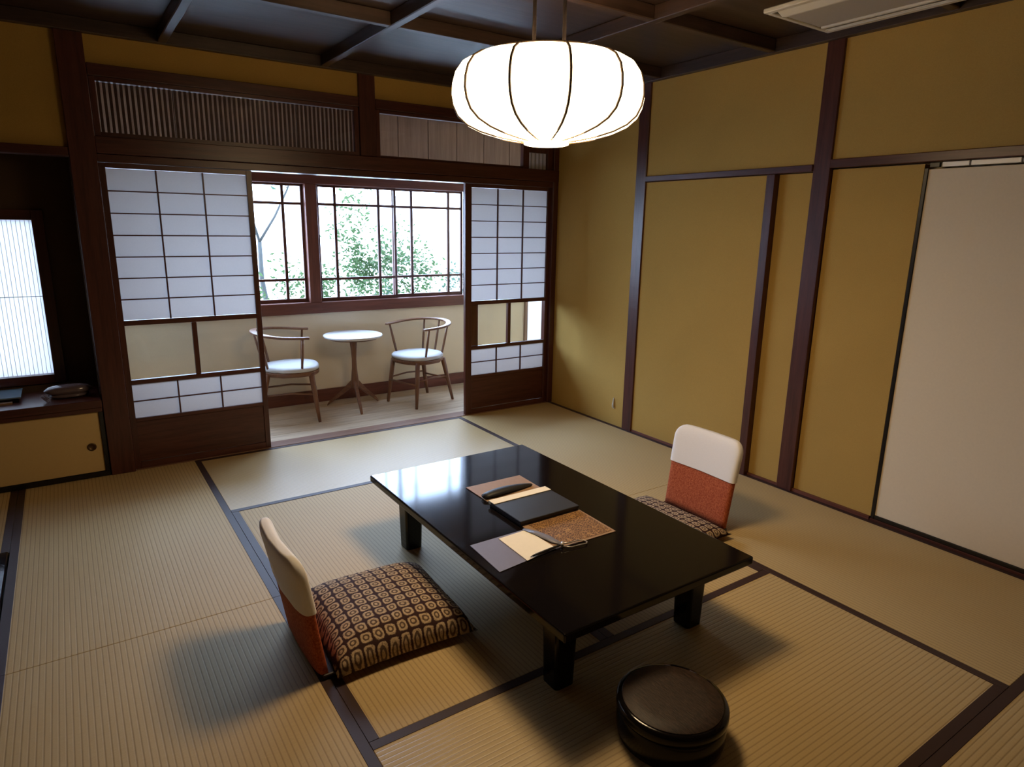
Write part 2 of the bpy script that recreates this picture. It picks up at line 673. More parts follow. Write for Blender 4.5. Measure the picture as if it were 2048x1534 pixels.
# ceiling mouldings along the walls
trim(-.045, .0, ROOM_Y0, -.0, TOP, 2.545, 'y', 'dark ceiling moulding on the right wall', .003, 'ceiling_wood_')
trim(ROOM_X0, -.047, -.045, .0, TOP, 2.545, 'x', 'dark ceiling moulding on the back wall', .003, 'ceiling_wood_')
trim(ROOM_X0, ROOM_X0 + .045, ROOM_Y0, -.047, TOP, 2.545, 'y', None, .003, 'ceiling_wood_')
trim(ROOM_X0 + .047, -.047, ROOM_Y0, ROOM_Y0 + .045, TOP, 2.545, 'x', None, .003, 'ceiling_wood_')

# ---- coffered ceiling
ceiling = struct(link('ceiling', box_mesh('ceiling', ROOM_X0 - .1, .1, ROOM_Y0 - .1, .12, 2.562, 2.66, 'ceiling_wood_x')), 'dark coffered wooden ceiling')
gx = [ROOM_X0, -3.80, -2.855, -1.935, -.965, 0]
gy = [ROOM_Y0, -4.75, -3.82, -2.89, -1.965, -1.11, 0]
for i in range(5):
    for j in range(6):
        box('ceiling_panel', gx[i] + .002, gx[i + 1] - .002, gy[j] + .002, gy[j + 1] - .002, 2.545, 2.56, 'ceiling_wood_x', ceiling, .002)
for x in gx[1:-1]:
    box('batten', x - .023, x + .023, ROOM_Y0 + .045, -.046, TOP + .002, 2.545, 'ceiling_wood_y', ceiling, .004)
for y in gy[1:-1]:
    for i in range(5):
        a = gx[i] + (.023 if i else .046)
        b = gx[i + 1] - (.023 if i < 4 else .046)
        box('batten', a, b, y - .023, y + .023, TOP + .004, 2.545, 'ceiling_wood_x', ceiling, .004)


# ---- paper sliding doors
def shoji(name, x0, x1, label, extra=False):
    d = struct(empty(name, (x0, .030, .004)), label)
    w, h, t = x1 - x0, 1.820, .030
    st = .032

    def b(nm, a0, a1, z0, z1, ax, mt='dark_wood_', y0=-t / 2, y1=t / 2, bev=.0015):
        return box(nm, a0, a1, y0, y1, z0, z1, mt + ax if mt.endswith('_') else mt, d, bev)
    sl = .056 if extra else st
    b('stile', 0, sl, 0, h, 'z')
    b('stile', w - st, w, 0, h, 'z')
    a, c = sl, w - st
    b('top_rail', a, c, h - .028, h, 'x')
    b('lock_rail', a, c, .895, .925, 'x')
    b('lock_rail', a, c, .535, .562, 'x')
    b('lock_rail', a, c, .300, .322, 'x')
    b('bottom_rail', a, c, 0, .040, 'x')
    b('bottom_panel', a, c, .042, .298, 'x', 'dark_wood_', -.006, .006, .001)
    b('glazing_post', (a + c) / 2 - .014, (a + c) / 2 + .014, .563, .894, 'z')
    if extra:
        b('glazing_post', a, a + .072, .563, .894, 'z', 'sash_wood_', .003, .012)
    # grid bars and paper panes
    k = .0042

    def grid(z0, z1, nx, nz):
        for i in range(1, nx):
            x = a + (c - a) * i / nx
            b('grid_bar', x - k, x + k, z0, z1, 'z', 'dark_wood_', -.014, .0, .0006)
        zs = [z0 + (z1 - z0) * j / nz for j in range(nz + 1)]
        for j in range(1, nz):
            for i in range(nx):
                xa = a + (c - a) * i / nx + (k if i else 0)
                xb = a + (c - a) * (i + 1) / nx - (k if i < nx - 1 else 0)
                b('grid_bar', xa, xb, zs[j] - .0034, zs[j] + .0034, 'x', 'dark_wood_', -.013, .0, .0005)
        for j in range(nz):
            for i in range(nx):
                xa = a + (c - a) * i / nx
                xb = a + (c - a) * (i + 1) / nx
                me = bpy.data.meshes.new('paper_pane')
                me.from_pydata([(xa, .0015, zs[j]), (xb, .0015, zs[j]), (xb, .0015, zs[j + 1]), (xa, .0015, zs[j + 1])], [], [(0, 1, 2, 3)])
                me.materials.append(MATS['washi'])
                link('paper_pane', me, d)
    grid(.926, h - .029, 3, 7)
    grid(.323, .534, 3, 2)
    m = (a + c) / 2
    for xa, xb in ((a, m - .014), (m + .014, c)):
        me = bpy.data.meshes.new('glass_pane')
        me.from_pydata([(xa, 0, .562), (xb, 0, .562), (xb, 0, .895), (xa, 0, .895)], [], [(0, 1, 2, 3)])
        me.materials.append(MATS['clear_glass'])
        link('glass_pane', me, d)
    return d


shoji('door_1', -3.230, -2.412, 'paper sliding door beside the writing alcove')
shoji('door_2', -.868, -.054, 'paper sliding door in the far right corner', True)

# ---- cream sliding doors in the right wall
for i, (y0, y1, x0, lab) in enumerate(((-3.76, -2.846, .0, 'cream sliding door with black edging'), (-4.70, -3.74, .028, None))):
    d = struct(empty('door_%d' % (3 + i), (x0 + .006, y0, .015)), lab)
    w, h = y1 - y0, 1.800
    box('door_leaf', .0, .018, .018, w - .018, .02, h - .006, 'door_paper', d, .001)
    box('edge_frame', -.006, .02, w - .018, w, 0, h, 'black_frame', d, .002)
    box('edge_frame', -.006, .02, 0, .018, 0, h, 'black_frame', d, .002)
    box('edge_frame', -.006, .02, .018, w - .018, 0, .020, 'black_frame', d, .002)
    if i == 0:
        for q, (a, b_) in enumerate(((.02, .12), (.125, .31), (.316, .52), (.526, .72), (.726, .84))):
            box('lit_gap_strip', -.004, .014, a, b_, h + .002, h + .024, 'white_top', d, .002)  # white pieces stand in for light showing through the gap above the door
        box('gap_stop', -.004, .014, .85, w - .02, h + .002, h + .024, 'black_frame', d, .002)

# ---- transoms over the paper doors
t1 = struct(empty('window_1', (0, 0, 0)), 'transom of thin upright slats behind glass')
X0, X1, Z0, Z1 = -3.228, -1.699, 1.962, 2.270
for a, b_, c, d_ in ((X0, X0 + .03, Z0, Z1), (X1 - .03, X1, Z0, Z1)):
    box('frame_stile', a, b_, .004, .05, c, d_, 'dark_wood_z', t1, .002)
box('frame_rail', X0 + .03, X1 - .03, .004, .05, Z0, Z0 + .022, 'dark_wood_x', t1)
box('frame_rail', X0 + .03, X1 - .03, .004, .05, Z1 - .022, Z1, 'dark_wood_x', t1)
sm = box_mesh('slat', -.0075, .0075, -.004, .004, -(Z1 - Z0 - .046) / 2, (Z1 - Z0 - .046) / 2, 'reed', .0012)
n = 54
for i in range(n):
    x = X0 + .045 + (X1 - X0 - .09) * i / (n - 1)
    link('slat', sm, t1, (x, .040, (Z0 + Z1) / 2))
me = bpy.data.meshes.new('glass_pane')
me.from_pydata([(X0 + .03, .022, Z0 + .022), (X1 - .03, .022, Z0 + .022), (X1 - .03, .022, Z1 - .022), (X0 + .03, .022, Z1 - .022)], [], [(0, 1, 2, 3)])
me.materials.append(MATS['clear_glass'])
link('glass_pane', me, t1)

t2 = struct(empty('window_2', (0, 0, 0)), 'glazed transom nearest the corner, boards behind')
X0, X1 = -1.576, -.056
for a, b_ in ((X0, X0 + .028), (X1 - .05, X1), (-.345, -.29)):
    box('frame_stile', a, b_, .004, .05, Z0, Z1, 'dark_wood_z', t2, .002)
box('frame_rail', X0 + .028, -.345, .004, .05, Z0, Z0 + .012, 'dark_wood_x', t2, .002)
box('frame_rail', X0 + .028, -.345, .004, .05, Z1 - .022, Z1, 'dark_wood_x', t2, .002)
me = bpy.data.meshes.new('glass_pane')
me.from_pydata([(X0 + .028, .024, Z0 + .012), (-.345, .024, Z0 + .012), (-.345, .024, Z1 - .022), (X0 + .028, .024, Z1 - .022)], [], [(0, 1, 2, 3)])
me.materials.append(MATS['clear_glass'])
link('glass_pane', me, t2)
box('end_panel', -.29, -.106, .010, .04, 2.085, Z1, 'dark_wood_z', t2, .001)
box('lattice_backing', -.29, -.106, .030, .036, Z0, 2.085, 'washi', t2)
for x in (-.255, -.215, -.178, -.14):
    box('lattice_bar', x - .004, x + .004, .018, .029, Z0, 2.085, 'grey_plastic', t2, .001)

# ---- writing alcove left of the doors: back wall with window, shelf, cabinet
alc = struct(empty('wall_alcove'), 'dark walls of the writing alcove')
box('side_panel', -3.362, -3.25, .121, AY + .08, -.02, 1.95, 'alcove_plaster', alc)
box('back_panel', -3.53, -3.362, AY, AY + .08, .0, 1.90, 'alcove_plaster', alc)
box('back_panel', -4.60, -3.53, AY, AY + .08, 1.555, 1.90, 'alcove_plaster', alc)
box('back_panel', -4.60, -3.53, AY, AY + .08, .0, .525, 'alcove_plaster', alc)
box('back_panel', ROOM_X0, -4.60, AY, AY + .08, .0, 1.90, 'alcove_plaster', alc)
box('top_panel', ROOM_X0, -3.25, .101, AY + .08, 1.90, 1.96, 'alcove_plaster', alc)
w3 = struct(empty('window_3'), 'bright papered window of the writing alcove')
box('frame_stile', -3.582, -3.522, AY - .022, AY + .05, .525, 1.56, 'dark_wood_z', w3, .002)
box('frame_stile', -4.60, -4.54, AY - .022, AY + .05, .525, 1.56, 'dark_wood_z', w3, .002)
box('frame_rail', -4.54, -3.582, AY - .022, AY + .05, 1.502, 1.56, 'dark_wood_x', w3, .002)
box('frame_rail', -4.54, -3.582, AY - .022, AY + .05, .525, .578, 'dark_wood_x', w3, .002)
me = bpy.data.meshes.new('paper_pane')
me.from_pydata([(-4.54, AY + .03, .578), (-3.582, AY + .03, .578), (-3.582, AY + .03, 1.502), (-4.54, AY + .03, 1.502)], [], [(0, 1, 2, 3)])
me.materials.append(MATS['thin_washi'])
link('paper_pane', me, w3)
sm = box_mesh('slat', -.0011, .0011, -.0016, .0016, -.460, .460, 'white_plastic')
for i in range(44):
    link('slat', sm, w3, (-3.595 - .0215 * i, AY + .020, 1.04))
box('cross_bar', -4.54, -3.582, AY + .022, AY + .026, 1.052, 1.056, 'white_plastic', w3)

# ---- veranda shell: window wall, ends, ceiling
VY = 1.0
wv = struct(empty('wall_veranda'), 'cream plaster wall under the veranda window')
box('plaster_panel', -3.25, .42, VY + .045, VY + .13, .10, .775, 'cream_plaster', wv)
struct(box('baseboard_veranda', -3.25, .42, VY + .030, VY + .045, -.004, .105, 'sash_wood_x', None, .002), 'dark baseboard under the veranda window')
box('plaster_panel', -3.36, -3.25, AY + .081, VY + .13, -.1, 2.5, 'cream_plaster', wv)
box('plaster_panel', -3.36, -3.25, .121, AY + .081, 1.951, 2.5, 'cream_plaster', wv)
box('plaster_panel', 1.16, 1.24, .10, VY + .13, 0, 2.5, 'cream_plaster', wv)
box('plaster_panel', .081, 1.16, .06, .12, 0, 2.5, 'cream_plaster', wv)
box('backing_panel', -3.25, 1.16, VY + .080, VY + .13, 1.941, 2.5, 'upper_board', wv)
for i in range(15):
    a = -3.25 + i * .289
    box('wall_board', a + .002, a + .287, VY + .05, VY + .075, 1.94, 2.46, 'upper_board', wv, .003)
struct(link('ceiling_veranda', box_mesh('ceiling_veranda', -3.25, 1.24, .115, VY + .13, 2.46, 2.54, 'upper_board')))
# bright papered side light at the veranda's end
w5 = struct(empty('window_4'), 'papered side light at the far end of the veranda')
box('frame_stile', .42, .455, VY + .02, VY + .09, 0, 1.94, 'upper_board', w5, .002)
box('frame_stile', 1.12, 1.155, VY + .02, VY + .09, 0, 1.94, 'upper_board', w5, .002)
box('frame_rail', .455, 1.12, VY + .02, VY + .09, 0, .06, 'upper_board', w5, .002)
box('frame_rail', .455, 1.12, VY + .02, VY + .09, 1.88, 1.94, 'upper_board', w5, .002)
me = bpy.data.meshes.new('paper_pane')
me.from_pydata([(.455, VY + .06, .06), (1.12, VY + .06, .06), (1.12, VY + .06, 1.88), (.455, VY + .06, 1.88)], [], [(0, 1, 2, 3)])
me.materials.append(MATS['thin_washi'])
link('paper_pane', me, w5)

w4 = struct(empty('window_5'), 'long sliding veranda window with thin glazing bars')
wm = 'sash_wood_'
box('sill', -3.25, .42, VY - .015, VY + .13, .775, .868, wm + 'x', w4, .004)
box('head_rail', -3.25, .42, VY - .01, VY + .12, 1.815, 1.94, wm + 'x', w4, .004)
box('window_post', -1.785, -1.69, VY - .012, VY + .12, .868, 1.815, wm + 'z', w4, .003)
box('window_post', -3.25, -3.18, VY - .012, VY + .12, .868, 1.815, wm + 'z', w4, .003)
box('window_post', .34, .42, VY - .012, VY + .12, .868, 1.815, wm + 'z', w4, .003)


def sash(x0, x1, y, s=.022, bars=(.24, .76)):
    r = empty('sash', (x0, y, .868))
    r.parent = w4
    w, h = x1 - x0, .947
    for a, b_ in ((0, s), (w - s, w)):
        box('sash_stile', a, b_, -.012, .012, 0, h, 'dark_wood_z', r, .0015)
    box('sash_rail', s, w - s, -.012, .012, 0, .030, 'dark_wood_x', r, .0015)
    box('sash_rail', s, w - s, -.012, .012, h - .018, h, 'dark_wood_x', r, .0015)
    for f in bars:
        x = w * f
        box('glazing_bar', x - .0115, x + .0115, -.010, .010, .03, h - .018, 'dark_wood_z', r, .001)
    for z in (.186, .794):
        box('glazing_bar', s, w - s, -.0085, .0085, z - .0105, z + .0105, 'dark_wood_x', r, .001)
    me = bpy.data.meshes.new('glass_pane')
    me.from_pydata([(s, 0, .03), (w - s, 0, .03), (w - s, 0, h - .018), (s, 0, h - .018)], [], [(0, 1, 2, 3)])
    me.materials.append(MATS['clear_glass'])
    link('glass_pane', me, r)


sash(-3.18, -2.545, VY + .035)
sash(-2.565, -1.785, VY + .062, bars=(.22, .79))
sash(-1.69, -.985, VY + .035, bars=(.225, .77))
sash(-1.012, -.300, VY + .062, bars=(.265, .79))
sash(-.300, .34, VY + .035)

# ================================================================= THINGS
# ---- low lacquer table
TX, TY = -1.895, -2.377
table = tag(empty('low_table', (TX, TY, .0016)), 'long low black lacquer table in the middle of the tatami', 'table')
box('tabletop', -.450, .450, -.757, .757, .296, .3284, 'black_lacquer', table, .006, 3)
box('under_frame', -.415, .415, -.722, .722, .268, .2955, 'brown_lacquer', table, .004, 2)
for sx in (-1, 1):
    box('apron', sx * .30 - .012, sx * .30 + .012, -.55, .55, .215, .2675, 'brown_lacquer', table, .003)
    box('apron', -.29, .29, sx * .585 - .012, sx * .585 + .012, .205, .2675, 'brown_lacquer', table, .003)
    for sy in (-1, 1):
        cx, cy = sx * .322, sy * .578
        bm = bmesh.new()
        bmesh.ops.create_cube(bm, size=1)
        for v in bm.verts:
            k = .046 if v.co.z > 0 else .040
            v.co = Vector((v.co.x * 2 * k, v.co.y * 2 * k, .134 + v.co.z * .267))
        bmesh.ops.bevel(bm, geom=[e for e in bm.edges if abs(e.verts[0].co.z - e.verts[1].co.z) > .1], offset=.014, segments=3, profile=.5, affect='EDGES')
        link('leg', finish(bm, 'leg', 'black_lacquer'), table, (cx, cy, 0))

TZ = .330
tag(quad_slab('kraft_folder', [(-2.030, -2.192), (-2.030, -2.003), (-1.730, -2.005), (-1.736, -2.200)], TZ, .004, 'kraft_paper', None, .001),
    'brown paper folder under the dark pouch, farthest on the table', 'folder')
# dark pouch
prof = []
rings = []
for i in range(15):
    u = i / 14
    x = -.135 + .27 * u
    hw = .030 * (math.sin(math.pi * min(1, max(0, .06 + .9 * u))) ** .35) * (1.15 - .55 * u)
    hh = .015 * (math.sin(math.pi * min(1, .07 + .88 * u)) ** .4) * (1.15 - .45 * u)
    rings.append([(x, hw * math.cos(2 * math.pi * k / 14), hh + hh * .96 * math.sin(2 * math.pi * k / 14)) for k in range(14)])
pouch = link('glasses_pouch', finish(loft(rings), 'glasses_pouch', 'black_cloth', True), None, (-1.893, -2.150, TZ + .0045), math.radians(3))
tag(pouch, 'soft black pouch lying on the brown paper folder', 'pouch')
bf = tag(empty('document_box', (-1.895, -2.352, TZ)), 'flat charcoal document box with cream band on the table', 'box')
box('base', -.150, .150, -.118, .118, .0, .012, 'black_cloth', bf, .002)
box('lid', -.153, .153, -.121, .105, .0125, .025, 'charcoal_board', bf, .002)
box('paper_band', -.153, .153, .078, .124, .0252, .0275, 'cream_paper', bf, .001)
box('paper_band_fold', -.153, .153, .107, .1245, .0135, .0250, 'cream_paper', bf, .001)
pc = tag(empty('patterned_folder', (-1.893, -2.578, TZ)), 'brown folder printed with dense scrollwork, nearest the right table edge', 'folder')
quad_slab('back_sheet', [(-.146, -.120), (-.146, .113), (.156, .110), (.150, -.128)], 0, .003, 'kraft_paper', pc, .001)
quad_slab('printed_sheet', [(-.105, -.108), (-.118, .104), (.148, .102), (.138, -.116)], .003, .001, 'scrollwork_paper', pc)
tag(quad_slab('grey_sheet', [(-2.312, -2.726), (-2.300, -2.500), (-2.052, -2.498), (-2.000, -2.690)], TZ, .0028, 'grey_paper', None, .0008),
    'grey lilac card sheet under the cream note', 'sheet')
tag(quad_slab('note_card', [(-2.186, -2.716), (-2.181, -2.516), (-2.045, -2.510), (-2.038, -2.688)], TZ + .0031, .0028, 'cream_paper', None, .0008),
    'blank cream note card beside the black pen', 'card')
# twisted ribbon over the grey card, with cord loop
rp = [(-.022, .185), (-.004, .130), (.008, .08), (.014, .035), (.034, .0)]
rib = tag(empty('ribbon_tie', (-2.035, -2.690, TZ + .0042)), 'blue grey ribbon tie with silver cord loop beside the pen', 'ribbon')
bm = bmesh.new()
vs_ = []
for i, (x, y) in enumerate(rp):
    wd = (.010, .020, .024, .020, .006)[i]
    vs_.append((bm.verts.new((x - wd * .4, y, .0045 + .002 * math.sin(i))), bm.verts.new((x + wd, y + .004, .006)), bm.verts.new((x - wd * .4, y, .0028)), bm.verts.new((x + wd, y + .004, .0042))))
for a, b_ in zip(vs_, vs_[1:]):
    bm.faces.new((a[0], a[1], b_[1], b_[0]))
    bm.faces.new((a[2], b_[2], b_[3], a[3]))
    bm.faces.new((a[0], b_[0], b_[2], a[2]))
    bm.faces.new((a[1], a[3], b_[3], b_[1]))
bm.faces.new([vs_[0][k] for k in (0, 2, 3, 1)])
bm.faces.new([vs_[-1][k] for k in (0, 1, 3, 2)])
link('ribbon', finish(bm, 'ribbon', 'blue_grey_ribbon', True), rib)
tube('cord_loop', [(.028, .000, .010), (.06, -.008, .007), (.095, -.006, .005), (.122, -.014, .004), (.128, -.030, .003), (.118, -.040, .003), (.085, -.036, .003), (.05, -.032, .003), (.022, -.020, .007)], .0022, 'silver_cord', rib)
tube('knot', [(.020, -.012, .009), (.028, -.003, .010), (.034, .006, .009)], .006, 'silver_cord', rib)
pen = tag(empty('pen', (-2.166, -2.706, TZ + .0108), math.radians(5)), 'slim black pen lying on the cream note card', 'pen')
tube('barrel', [(.012, 0, 0), (.03, 0, 0), (.085, 0, 0), (.150, 0, 0)], [.0028, .0042, .0045, .0042], 'black_cloth', pen, 10)
tube('tip', [(0, 0, -.001), (.0115, 0, 0)], [.0006, .0026], 'black_frame', pen, 8)
tube('cap_end', [(.1505, 0, 0), (.158, 0, 0)], [.0042, .003], 'silver_cord', pen, 8)


# ---- legless floor chairs and cushions
def back_rings(z0, z1, grow, nz, half=.213, thick=.021, corner=.062, ztop=.462):
    """backrest lofted upward: local +x is the way the sitter faces, y across"""
    rings = []
    zs = [z0 + (z1 - z0) * i / nz for i in range(nz + 1)]
    if z1 >= ztop - 1e-6:
        zs = zs[:-1] + [ztop - corner + (corner + grow) * math.sin(math.pi / 2 * i / 7) for i in range(0, 8)]
        zs = sorted(set(z for z in zs if z < ztop - corner - .004) | set(z for z in zs[-8:]))
    for z in zs:
        hw = half - .010 * (1 - z / ztop)
        th = thick + grow
        if z > ztop - corner:
            q = min(1.0, (z - (ztop - corner)) / (corner + grow))
            hw = hw - corner + corner * math.sqrt(max(0.0, 1 - q * q))
            th = th * (.35 + .65 * math.sqrt(max(0.0, 1 - q ** 3)))
        hw += grow
        lean = -.015 - .145 * z - .15 * max(0, z - .25) ** 2
        ring = []
        m = 28
        for k in range(m):
            a = 2 * math.pi * k / m
            cx = math.copysign(abs(math.cos(a)) ** .55, math.cos(a))
            sy = math.copysign(abs(math.sin(a)) ** .28, math.sin(a))
            y = hw * sy
            ring.append((lean + th * cx - .030 * (1 - (y / half) ** 2) * (.3 + z), y, z))
        rings.append(ring)
    return rings


def floor_chair(loc, rz, label):
    r = tag(empty('floor_chair', loc, rz), label, 'chair', 'legless floor chairs')
    link('backrest', finish(loft(back_rings(.020, .462, 0, 12)), 'backrest', 'orange_bark_cloth', True), r)
    link('slip_cover', finish(loft(back_rings(.262, .462, .006, 8), cap='top'), 'slip_cover', 'white_cotton', True), r)
    c = r.children[-1]
    c['label'] = 'white cotton cover over the top of the backrest'
    bm = bmesh.new()
    bmesh.ops.create_cube(bm, size=1)
    for v in bm.verts:
        v.co = Vector((.205 + v.co.x * .47, v.co.y * .42, .0105 + v.co.z * .018))
    bmesh.ops.bevel(bm, geom=[e for e in bm.edges], offset=.006, segments=2, profile=.5, affect='EDGES')
    link('seat_board', finish(bm, 'seat_board', 'brown_lacquer'), r)
    return r


floor_chair((-2.862, -2.315, .0016), 0.0, 'orange floor chair with white cover, left of the table, rear in view')
floor_chair((-.812, -2.315, .0016), math.pi, 'orange floor chair with white cover behind the table, front in view')


def cushion(loc, rz, sx, sy, h, label, seed, droop=0.0):
    rnd = random.Random(seed)
    nx = 26
    bm = bmesh.new()
    top, bot = {}, {}
    for i in range(nx + 1):
        for j in range(nx + 1):
            u, v = -1 + 2 * i / nx, -1 + 2 * j / nx
            e = (1 - abs(u) ** 3.2) * (1 - abs(v) ** 3.2)
            pin = 1 - .05 * (1 - abs(u) ** 2) * abs(v) - 0.0
            pin2 = 1 - .05 * (1 - abs(v) ** 2) * abs(u)
            x, y = u * sx / 2 * pin2, v * sy / 2 * pin
            z = h * (.10 + .90 * max(0, e) ** .42) + rnd.uniform(-.0012, .0012) - droop * max(0, u) ** 2 * h
            top[i, j] = bm.verts.new((x, y, z))
            edge = i in (0, nx) or j in (0, nx)
            bot[i, j] = top[i, j] if edge else bm.verts.new((x, y, h * .10 * (1 - min(1, 4 * e))))
    for i in range(nx):
        for j in range(nx):
            bm.faces.new((top[i, j], top[i + 1, j], top[i + 1, j + 1], top[i, j + 1]))
            bm.faces.new((bot[i, j], bot[i, j + 1], bot[i + 1, j + 1], bot[i + 1, j]))
    o = link('floor_cushion', finish(bm, 'floor_cushion', 'lattice_cloth', True), None, loc, rz)
    return tag(o, label, 'cushion', 'lattice patterned floor cushions')


cushion((-2.580, -2.310, .0215), math.radians(-2), .535, .56, .118, 'plump brown lattice patterned cushion on the near left floor chair', 3)
cushion((-1.100, -2.310, .0215), math.radians(2), .520, .58, .060, 'flat brown lattice patterned cushion half hidden behind the table', 5)

# ---- round lacquer box on the mats in front of the table
rb = tag(empty('round_box', (-2.072, -3.328, .0005)), 'round black lacquered box with woven lid in front of the table', 'box')
lathe('body', [(.152, .0), (.160, .004), (.165, .03), (.165, .088), (.162, .092)], 'black_lacquer', rb, n=64)
lathe('lid', [(.166, .0925), (.1685, .097), (.1685, .116), (.163, .124), (.150, .1255)], 'black_lacquer', rb, n=64)
lathe('lid_inlay', [(.152, .1256), (.150, .1272), (.10, .1285), (.03, .129)], 'woven_lid', rb, n=64)

# ---- pendant lamp
LX, LY, LZ = -1.905, -2.385, 1.985
lamp = tag(empty('pendant_lamp', (LX, LY, LZ)), 'lit white pumpkin shaped paper pendant lamp over the table', 'lamp')
NR = 11
PH = math.radians(-114.7)
prof = [(.250, .118), (.285, .110), (.318, .091), (.340, .060), (.350, .024), (.352, -.012), (.346, -.045), (.330, -.078), (.298, -.106), (.250, -.128), (.190, -.145), (.125, -.157), (.078, -.163)]
nseg = NR * 8
rings = []
for r, z in prof:
    ring = []
    for k in range(nseg):
        a = PH + 2 * math.pi * k / nseg
        f = (k % 8) / 8
        bulge = 1 + .022 * (4 * f * (1 - f))
        ring.append((r * .985 * bulge * math.cos(a), r * .985 * bulge * math.sin(a), z))
    rings.append(ring)
link('paper_shade', finish(loft(rings[:11], cap=False), 'paper_shade', 'lit_lamp_paper', True), lamp)
link('lower_diffuser', finish(loft(rings[10:], cap=False), 'lower_diffuser', 'lit_lamp_diffuser', True), lamp)
for i in range(NR):
    a = PH + 2 * math.pi * i / NR
    tube('rib', [(r * .992 * math.cos(a), r * .992 * math.sin(a), z) for r, z in prof], .0046, 'rib_wire', lamp, 8)
lathe('bottom_ring', [(.079, -.1632), (.084, -.166), (.084, -.172), (.075, -.175), (.02, -.175)], 'lit_lamp_paper', lamp, n=40, cap=True)
pts = [(.254 * math.cos(2 * math.pi * k / 44), .254 * math.sin(2 * math.pi * k / 44), .119) for k in range(45)]
tube('top_hoop', pts, .004, 'rib_wire', lamp, 6)
for s in (-1, 1):
    tube('hanging_rod', [(s * .045, -s * .030, .06), (s * .045, -s * .030, .30), (s * .045, -s * .030, .488)], .007, 'cord_cloth', lamp, 8)
tube('spreader', [(-.25, 0, .083), (0, 0, .078), (.25, 0, .083)], .004, 'rib_wire', lamp, 6)
tube('spreader', [(0, -.25, .083), (0, 0, .070), (0, .25, .083)], .004, 'rib_wire', lamp, 6)
lathe('canopy', [(.02, .486), (.075, .492), (.082, .505), (.082, .540)], 'ceiling_wood_x', lamp, n=32)
lathe('socket_block', [(.06, .05), (.07, .055), (.07, .075), (.05, .08)], 'white_plastic', lamp, n=24)

# ---- ceiling air conditioner
ac = tag(empty('air_conditioner', (-.475, -2.93, 2.4765)), 'white ceiling air conditioner cassette at the right wall', 'air conditioner')
box('face_frame', -.255, -.222, -.53, .53, -.020, -.001, 'white_plastic', ac, .004)
box('face_frame', .222, .255, -.53, .53, -.020, -.001, 'white_plastic', ac, .004)
box('face_frame', -.222, .222, .505, .53, -.020, -.001, 'white_plastic', ac, .004)
box('face_frame', -.222, .222, -.53, -.505, -.020, -.001, 'white_plastic', ac, .004)
box('return_grille', -.135, .135, -.50, .50, -.018, -.006, 'grey_plastic', ac, .003)
box('backing', -.221, .221, -.504, .504, -.005, -.001, 'black_frame', ac)
for x in (-.150, .150):
    box('bead', x - .011, x + .011, -.495, .495, -.026, -.010, 'white_plastic', ac, .006, 2)
for x, s in ((-.190, 1), (.192, -1)):
    o = box('louver', -.024, .024, -.49, .49, -.003, .003, 'white_plastic', ac, .002)
    o.location = (x, 0, -.018)
    o.rotation_euler = (0, s * math.radians(24), 0)

# ---- low cabinet with shelf board in the alcove
cab = tag(empty('low_cabinet', (-4.07, .0, .0016)), 'built in low cabinet with cream sliding door under the alcove', 'cabinet')
box('carcass', -.70, .705, .030, .39, .0, .428, 'brown_lacquer', cab)
box('base_rail', -.70, .705, -.010, .029, .0, .030, 'black_frame', cab, .002)
box('head_rail', -.70, .705, -.014, .029, .402, .428, 'dark_wood_x', cab, .002)
box('side_stile', .684, .705, -.012, .029, .031, .401, 'black_frame', cab, .001)
for a, b_, y in ((-.01, .683, .0), (-.70, .02, .013)):
    d = box('door', a, b_, y, y + .012, .032, .400, 'cabinet_paper', cab, .001)
    px = b_ - .055 if y == 0 else a + .055
    k = lathe('finger_pull', [(.023, .0), (.024, .004), (.017, .0045), (.014, .001)], 'bronze', d, n=20)
    k.location = (px - (a + b_) / 2, -.0061, -.025)
    k.rotation_euler = (math.radians(90), 0, 0)
tag(box('shelf_board', ROOM_X0 + .004, -3.364, -.028, AY - .024, .432, .478, 'dark_wood_x', None, .003), 'dark lacquered shelf board over the low cabinet', 'shelf')

# ---- telephone on the shelf
ph = tag(empty('telephone', (-3.520, .155, .4785), math.radians(2)), 'dark glossy telephone on the alcove shelf', 'telephone')


def pill(name, lx, ly, lz, z, mat, par, n=20, pw=.5, yoff=0):
    rings = []
    for i in range(11):
        t = -1 + 2 * i / 10
        k = max(.05, (1 - abs(t) ** 3.0)) ** pw
        rings.append([(t * lx / 2, yoff + k * ly / 2 * math.cos(2 * math.pi * q / n), z + lz / 2 + k * lz / 2 * math.copysign(abs(math.sin(2 * math.pi * q / n)) ** .8, math.sin(2 * math.pi * q / n))) for q in range(n)])
    return link(name, finish(loft(rings), name, mat, True), par)


pill('base', .20, .150, .034, 0, 'phone_plastic', ph)
pill('handset', .240, .110, .062, .018, 'phone_plastic', ph, yoff=-.02)
pts = []
for i in range(90):
    t = i / 89
    a = t * 2 * math.pi * 15
    cx, cy = -.105 - .022 * math.sin(math.pi * t), -.06 - .07 * t
    pts.append((cx + .006 * math.cos(a), cy, .012 + .022 * math.sin(math.pi * t) + .006 * math.sin(a)))
tube('coiled_cord', pts, .0022, 'phone_plastic', ph, 6)
bx = tag(empty('letter_box', (-3.890, .235, .4785)), 'flat box on the alcove shelf, sky reflection coloured into its lid', 'box')
box('tray', -.145, .130, -.10, .13, .0, .024, 'black_lacquer', bx, .002)
box('lid', -.155, .142, -.105, .138, .0245, .034, 'sky_reflection_cover', bx, .002)
box('paper_stack', -.14, .10, -.135, -.105, .0, .012, 'kraft_paper', bx, .001)

